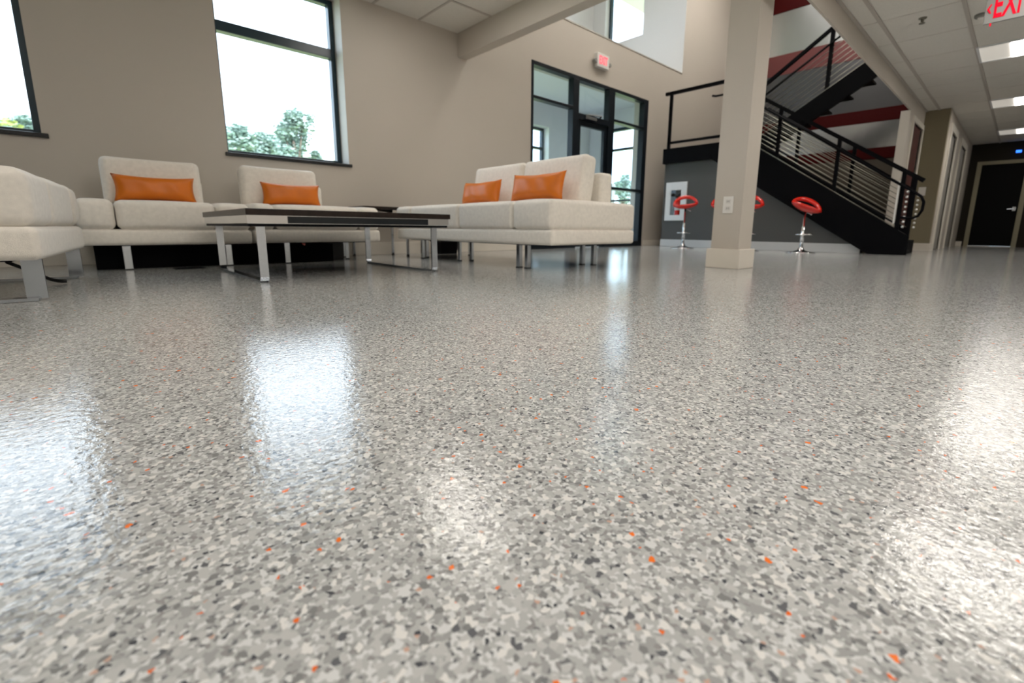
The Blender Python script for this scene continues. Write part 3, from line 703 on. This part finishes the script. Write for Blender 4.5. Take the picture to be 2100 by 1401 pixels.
bm = bmesh.new(); add_tube(bm, [(7.77, 4.33, .87), (7.765, 4.375, .85), (7.765, 4.38, .75), (7.765, 4.37, .62)], .009, 8); obj('hose', bm, RUBBER, fe)
bm = bmesh.new(); add_lathe(bm, [(.0548, .64), (.0548, .72)], 24, (7.77, 4.30, 0)); obj('label_band', bm, PLATE, fe)

# ================================================================== STOOLS
def make_stool(label, seat_z, tilt, yaw, post_top, roll=0):
    t = thing('bar_stool', label, 'bar stool', (0, 0, 0), 'red bar stools under the stairs', local=True)
    bm = bmesh.new(); add_lathe(bm, [(.19, 0), (.19, .006), (.10, .016), (.045, .035), (.032, .06), (.028, .075)], 36); obj('base', bm, CHROME2, t, smooth=True)
    bm = bmesh.new(); add_lathe(bm, [(.024, .07), (.024, post_top * .62), (.016, post_top * .62 + .004), (.016, post_top)], 20); obj('post', bm, CHROME2, t, smooth=True)
    bm = bmesh.new()
    pts = [(.0, .02, .25)] + [(.03 + .085 + .085 * math.cos(a), .0 + .10 * math.sin(a), .25) for a in [PI * .9 - i * PI * 1.8 / 16 for i in range(17)]] + [(.0, -.02, .25)]
    add_tube(bm, pts, .008, 8); add_lathe(bm, [(.03, .235), (.03, .265)], 16); obj('footrest', bm, CHROME2, t, smooth=True)
    bm = bmesh.new(); R3 = Matrix.Rotation(roll, 3, 'X') @ Matrix.Rotation(tilt, 3, 'Y')
    n, k = 44, 12; rings = []
    for i in range(n):
        a = 2 * PI * i / n; back = max(0, -math.cos(a)); side = abs(math.sin(a))
        zc = .022 + .10 * back ** 1.2; rc = .158 + .012 * back
        ring = []
        for j in range(k):
            b = 2 * PI * j / k
            rr = rc + .022 * math.cos(b) + .008 * back * math.sin(b); zz = zc + (.020 + .010 * back) * math.sin(b)
            ring.append(bm.verts.new(R3 @ Vector((rr * math.cos(a) * .92, rr * math.sin(a) * 1.1, zz)) + Vector((0, 0, seat_z))))
        rings.append(ring)
    for i in range(n):
        for j in range(k): bm.faces.new((rings[i][j], rings[i][(j + 1) % k], rings[(i + 1) % n][(j + 1) % k], rings[(i + 1) % n][j]))
    prev = None
    for q in range(8):
        f = q / 7; r = .004 + .158 * f; row = []
        for i in range(n):
            a = 2 * PI * i / n; cut = 1 - .42 * max(0, -math.cos(a)) * f
            row.append([bm.verts.new(R3 @ Vector((r * cut * math.cos(a) * .92, r * math.sin(a) * 1.1 * (1 - .1 * max(0, -math.cos(a)) * f), -.030 + .045 * f ** 2.2 + s_)) + Vector((0, 0, seat_z))) for s_ in (0, -.018)])
        if prev:
            for i in range(n):
                for s_ in (0, 1): bm.faces.new((prev[i][s_], prev[(i + 1) % n][s_], row[(i + 1) % n][s_], row[i][s_]))
        prev = row
    for i in range(n): bm.faces.new((prev[i][0], prev[(i + 1) % n][0], prev[(i + 1) % n][1], prev[i][1]))
    obj('seat', bm, RED, t, smooth=True)
    bm = bmesh.new(); add_lathe(bm, [(.02, post_top - .03), (.05, post_top - .012), (.06, post_top - .005)], 18); obj('seat_mount', bm, STEEL, t)
    bm = bmesh.new(); add_tube(bm, [(0, .02, post_top - .03), (-.02, .07, post_top - .05)], .005, 6); add_tube(bm, [(-.02, .07, post_top - .05), (-.024, .085, post_top - .055)], .01, 8); obj('lever', bm, CHROME2, t)
    t.rotation_euler = (0, 0, yaw)
    return t
# yaw: local -X is the raised back, +X the front / footrest side
s1 = make_stool('red ring-seat bar stool standing before the white extinguisher cabinet', .685, math.radians(10), math.radians(208), .66, math.radians(5)); s1.location = (7.22, 3.86, 0)
s2 = make_stool('red ring-seat bar stool mostly hidden behind the left side of the column', .66, math.radians(10), math.radians(208), .64); s2.location = (7.36, 3.28, 0)
s3 = make_stool('red ring-seat bar stool half hidden behind the right side of the column', .645, math.radians(10), math.radians(208), .62); s3.location = (7.12, 2.80, 0)
s4 = make_stool('red ring-seat bar stool in the open, right of the column under the stair stringer', .60, math.radians(2), math.radians(204), .575, math.radians(-21)); s4.location = (7.22, 2.09, 0)

# ================================================================== STAIRCASE
st = thing('staircase', 'black steel staircase with landing, cable railings and a second flight above', 'staircase', (8.4, 3.0, 0))
up = lambda y: .24 + .66 * (y - .99)
lowl = lambda y: .635 * (y - 1.40)
for x0, x1, ys in ((7.60, 7.65, .99), (8.56, 8.61, 1.13)):
    bm = bmesh.new(); add_prism(bm, [(ys, 0), (1.40, 0), (3.66, lowl(3.66)), (3.66, 1.69), (3.19, 1.69), (ys, up(ys))], 0, x0, x1); obj('stringer', bm, STEEL, st, bevel=.003)
for i in range(8):
    y = 1.05 + .28 * i; z = .185 * (i + 1)
    bm = bmesh.new(); add_box(bm, 7.65, 8.56, y, y + .31, z - .035, z); add_box(bm, 7.65, 8.56, y, y + .015, z - .185 if i else .002, z - .035); obj('tread', bm, STEEL, st)
bm = bmesh.new(); add_box(bm, 7.60, 7.65, 3.66, 4.56, 1.44, 1.69); add_box(bm, 7.65, 9.45, 4.51, 4.56, 1.44, 1.69); add_box(bm, 9.40, 9.45, 3.30, 4.51, 1.44, 1.69)
obj('landing_beam', bm, STEEL, st, bevel=.003)
bm = bmesh.new(); add_box(bm, 7.65, 9.40, 3.30, 4.51, 1.62, 1.68); obj('landing_deck', bm, STEEL, st)
up2 = lambda y: 2.17 + .616 * (2.94 - y)
for x0, x1, dp in ((8.75, 8.80, .32), (9.30, 9.34, .10)):
    bm = bmesh.new(); add_prism(bm, [(3.72, up2(3.72)), (3.66, up2(3.72) - dp), (1.42, up2(1.42) - dp), (1.42, up2(1.42))], 0, x0, x1); obj('stringer', bm, STEEL, st, bevel=.003)
for i in range(8):
    y = 3.60 - .28 * i; z = up2(y) - .04
    if y < 1.5: break
    bm = bmesh.new(); add_box(bm, 8.80, 9.30, y - .30, y, z - .03, z); add_box(bm, 8.80, 9.30, y - .015, y, z - .07, z - .03); obj('tread', bm, STEEL, st)
bm = bmesh.new(); add_box(bm, 8.61, 10.8, 1.41, 1.95, 3.0, 3.08)
# silver edge angle along flights (thin pale line on stringer tops)
bm.free()
def bar_obj(name, p, q, w, h, m, parent=st, up_=(0, 0, 1)):
    bm = bmesh.new(); add_bar(bm, p, q, w, h, up_); return obj(name, bm, m, parent)
def tube_obj(name, pts, r, m, parent=st, seg=8):
    bm = bmesh.new(); add_tube(bm, pts, r, seg); return obj(name, bm, m, parent, smooth=True)
rail = lambda y: 1.40 + .655 * (y - 1.66)
for gx in (7.63, 8.585):
    ya = .93 if gx < 8 else 1.12
    bar_obj('top_rail', (gx, ya, rail(ya)), (gx, 3.22, rail(3.22)), .05, .05, STEEL)
    for py in (1.13, 1.885, 2.675):
        bar_obj('post', (gx, py if gx < 8 else py + .03, up(py) - .12), (gx, py if gx < 8 else py + .03, rail(py)), .038, .045, STEEL, up_=(0, 1, 0))
    if gx < 8: bar_obj('post', (gx, 1.01, .20), (gx, 1.01, rail(1.01)), .038, .035, STEEL, up_=(0, 1, 0))
    bar_obj('bottom_rail', (gx, 1.15, up(1.15) + .055), (gx, 3.2, up(3.2) + .055), .03, .02, STEEL)
    for k in range(8):
        o_ = .095 + k * .062
        tube_obj('cable', [(gx, 1.13, up(1.13) + o_), (gx, 3.2, up(3.2) + o_)], .0045, CABLE, seg=6)
    tube_obj('edge_rod', [(gx - .028, 1.16, up(1.16) + .012), (gx - .028, 3.2, up(3.2) + .012)], .004, CABLE, seg=6)
# handrail with D-shaped return on the near side
def hand(x, sgn):
    bm = bmesh.new()
    pts = [(x, 3.2, 2.30), (x, 2.27, 1.665), (x, 1.14, .88), (x, .99, .78), (x, .92, .725), (x, .89, .66), (x, .895, .56), (x, .925, .49), (x, .98, .465), (x, 1.10, .475)]
    add_tube(bm, pts, .017, 10); obj('handrail', bm, STEEL, st, smooth=True)
    for y in (1.13, 1.885, 2.675):
        z = .88 + .69 * (y - 1.14)
        tube_obj('handrail_bracket', [(x + .075 * sgn, y, z - .04), (x + .02 * sgn, y, z - .04), (x, y, z - .012)], .006, STEEL)
hand(7.55, 1)
tube_obj('handrail', [(8.52, 3.2, 2.30), (8.52, 2.27, 1.665), (8.52, 1.16, .89)], .017, STEEL)
# cable end fittings on the two lower posts
for gx, py in ((7.625, 1.10), (8.585, 1.11)):
    for k in range(8):
        bm = bmesh.new(); z = .36 + k * .062
        bmesh.ops.create_uvsphere(bm, u_segments=10, v_segments=8, radius=.015, matrix=Matrix.Translation((gx - .012, py - .03, z))); obj('cable_fitting', bm, FITTING, st, smooth=True)
# pale panel edges framing the near cable panel
bar_obj('panel_edge', (7.596, 1.165, .40), (7.596, 1.165, .93), .014, .02, FITTING, up_=(0, 1, 0))
# landing guard
gx = 7.625
bar_obj('top_rail', (gx, 3.15, 2.60), (gx, 4.58, 2.60), .05, .05, STEEL)
bar_obj('post', (gx, 4.47, 1.68), (gx, 4.47, 2.58), .045, .045, STEEL, up_=(0, 1, 0))
bar_obj('post', (gx, 3.24, 1.68), (gx, 3.24, 2.58), .045, .045, STEEL, up_=(0, 1, 0))
bar_obj('bottom_rail', (gx, 3.24, 1.785), (gx, 4.47, 1.785), .04, .04, STEEL)
tube_obj('handrail', [(7.66, 3.2, 2.42), (7.66, 3.70, 2.42), (7.66, 3.76, 2.435)], .017, STEEL)
# second flight guard
r2 = lambda y: 3.39 - .685 * (y - 2.44)
gx = 8.80
for gx in (8.78,):
    bar_obj('top_rail', (gx, 3.60, r2(3.60)), (gx, 2.42, r2(2.42)), .05, .05, STEEL)
    bar_obj('post', (gx, 2.44, up2(2.44) - .1), (gx, 2.44, r2(2.44)), .05, .05, STEEL, up_=(0, 1, 0))
    bar_obj('post', (gx, 3.50, up2(3.50) - .1), (gx, 3.50, r2(3.50)), .05, .05, STEEL, up_=(0, 1, 0))
    for k in range(7):
        o_ = .09 + k * .085
        tube_obj('cable', [(gx, 3.5, up2(3.5) + o_), (gx, 1.45, up2(1.45) + o_)], .0045, CABLE, seg=6)
    tube_obj('edge_rod', [(gx - .03, 3.6, up2(3.6) + .01), (gx - .03, 1.43, up2(1.43) + .01)], .005, CABLE, seg=6)
tube_obj('handrail', [(8.72, 3.55, 2.43), (8.72, 3.35, 2.56), (8.72, 2.30, 3.23)], .018, STEEL)

# wall cladding behind the stairs: metal sheets and red bands
def clad(z0, z1, m, label, cat, off=0):
    bm = bmesh.new(); x = 10.82 - off
    ny = 24
    add_box(bm, x, 10.85, 1.42, 4.80, z0, z1)
    tag(obj('wall_panel', bm, m, None, bevel=.002), label, cat)
clad(4.64, 5.4, REDMET, 'dark red metal band highest on the wall behind the stairs', 'wall panel', .012)
clad(3.83, 4.64, METAL, 'wavy polished metal sheet between the two highest red bands', 'wall panel')
clad(3.44, 3.83, mat('lit_red_band', (.13, .03, .03), .35, .2), 'red metal band crossed by the upper stair rail', 'wall panel', .012)  # brighter light on this band is put into its lighter red
clad(2.51, 3.44, mat('shaded_metal_sheet', (.085, .085, .09), .3, .8, bump=(1.3, .3, .05, (1, 1, .35))), 'metal sheet coloured darker for shade, seen through the cables of the upper flight', 'wall panel')  # shade by the upper flight is put into this darker metal colour
clad(2.28, 2.51, REDMET, 'dark red metal band meeting the underside of the upper flight', 'wall panel', .012)
clad(1.82, 2.28, METAL, 'wavy metal sheet between the two lower red bands with bright streaks', 'wall panel')
clad(1.62, 1.82, REDMET, 'lowest dark red metal band behind the lower handrail', 'wall panel', .012)
clad(.02, 1.62, mat('brown_lower_sheet', (.07, .055, .04), .6), 'lowest metal sheet seen through the lower stair cables', 'wall panel')

# ================================================================== OUTSIDE
bm = bmesh.new(); add_box(bm, -40, 70, 7.3, 80, -.3, -.13)
tag(obj('ground', bm, GRASS), 'pale grassy ground outside the building', 'ground', kind='structure')
bm = bmesh.new(); add_box(bm, 8.87, 70, 1.0, 7.3, -.3, -.13)
tag(obj('ground', bm, ASPHALT), 'paved ground outside the vestibule door', 'ground', kind='structure')

def tree(name, label, x, y, h, rad, leafm, n=900, ls=.16, trunk=.35, blobs=7, z0=-.13, group='trees outside the windows', squash=1.0):
    t = thing(name, label, 'tree', (x, y, z0), group)
    rng = random.Random(hash((round(x, 2), round(y, 2))) & 0xffff)
    bm = bmesh.new(); add_tube(bm, [(x, y, z0), (x + .05, y, z0 + h * trunk), (x, y + .05, z0 + h * .75)], [h * .03, h * .022, h * .01], 8)
    cs = []
    for b in range(blobs):
        a = rng.uniform(0, 2 * PI); f = rng.uniform(.2, .8)
        c = Vector((x + math.cos(a) * rad * f * .75, y + math.sin(a) * rad * f * .75, z0 + h * (trunk + (1 - trunk) * rng.uniform(.25, .85))))
        cs.append((c, rad * rng.uniform(.32, .55)))
        add_tube(bm, [(x, y, z0 + h * trunk * .9), tuple((c + Vector((x, y, z0 + h * trunk))) / 2), tuple(c)], [h * .012, h * .008, h * .004], 6)
    cs.append((Vector((x, y, z0 + h * .9)), rad * .35))
    obj('trunk', bm, BARK, t, smooth=True)
    bm = bmesh.new()
    n *= 3; ls *= .62
    for k in range(n):
        c, r = rng.choice(cs); d = Vector([rng.gauss(0, 1) for _ in range(3)]).normalized() * r * rng.uniform(.45, 1.05); d.z *= squash
        p = c + d; q = Matrix.Rotation(rng.uniform(0, 2 * PI), 3, 'Z') @ Matrix.Rotation(rng.uniform(0, PI), 3, 'X')
        s = ls * rng.uniform(.6, 1.3)
        bm.faces.new([bm.verts.new(p + q @ Vector(v) * s) for v in ((-1, 0, 0), (-.2, -.5, .1), (1, 0, 0), (-.2, .5, .1))])
    obj('foliage', bm, leafm, t)
    return t
tree('tree', 'taller green tree with open crown seen through the window over the sofas', 6.35, 20, 4.95, 1.05, LEAF1, 1100, .15, .45, 7)
tree('tree', 'low bushy tree at the left edge of the window over the sofas', 4.35, 19.6, 4.05, 1.0, LEAF1, 900, .15, .4)
tree('tree', 'low pale tree left of the taller tree, seen through the window over the sofas', 5.85, 22.5, 4.45, .95, LEAF1, 900, .15, .4)
tree('tree', 'small pointed tree near the right edge of the window over the sofas', 7.55, 21, 3.75, .45, LEAF1, 260, .13, .5, 4)
tree('tree', 'round tree seen at the lower left window corner', -.95, 22, 3.95, .7, LEAF1, 500, .15, .45)
tree('tree', 'wide tree farther left behind the left-edge window', -2.6, 21, 4.2, 1.3, LEAF2, 600, .16, .4)
tree('tree', 'hazy tree seen through the outer doorway of the vestibule', 30, 21.0, 4.6, 1.3, LEAF1, 600, .2, .35)
tree('tree', 'yellow green tree beside the hazy one beyond the outer doorway', 31.5, 17.6, 3.4, 1.4, LEAF2, 600, .2, .3)
for x, lab in ((7.55, 'yellow green shrub at the bottom of the window over the sofas'), (-1.2, 'yellow green shrub at the bottom of the left-edge window')):
    tree('shrub', lab, x, 19.0, 3.05 if x > 0 else 3.2, .75 if x > 0 else 1.0, LEAF2, 500, .12, .3, 7, group='shrubs outside the windows')
for x0, x1, y0, z, lab in ((6.5, 8.6, 23.5, 3.6, 'long white roofed shelter seen low in the window over the sofas'), (-3.6, -.85, 24.0, 3.85, 'long white roofed shelter seen low in the left-edge window')):
    sh = thing('shelter', lab, 'shelter', ((x0 + x1) / 2, y0 + 1, -.13), 'white roofed shelters outside')
    bm = bmesh.new(); add_prism(bm, [(y0 - .2, z - .14), (y0 + 2.2, z - .02), (y0 + 2.2, z + .08), (y0 - .2, z)], 0, x0 - .2, x1 + .2); obj('roof', bm, EXT_WHITE, sh)
    bm = bmesh.new(); add_box(bm, x0, x1, y0, y0 + 2, -.13, z - .14); obj('building_wall', bm, mat('hazy_blue_grey_wall', (.34, .42, .45), .8), sh)
bm = bmesh.new(); add_box(bm, 20, 20.25, 14.8, 15.2, -.13, 2.6, bev=.02)
tag(obj('gate_post', bm, mat('grey_post', (.3, .3, .3), .7)), 'grey post standing beyond the outer doorway', 'post')
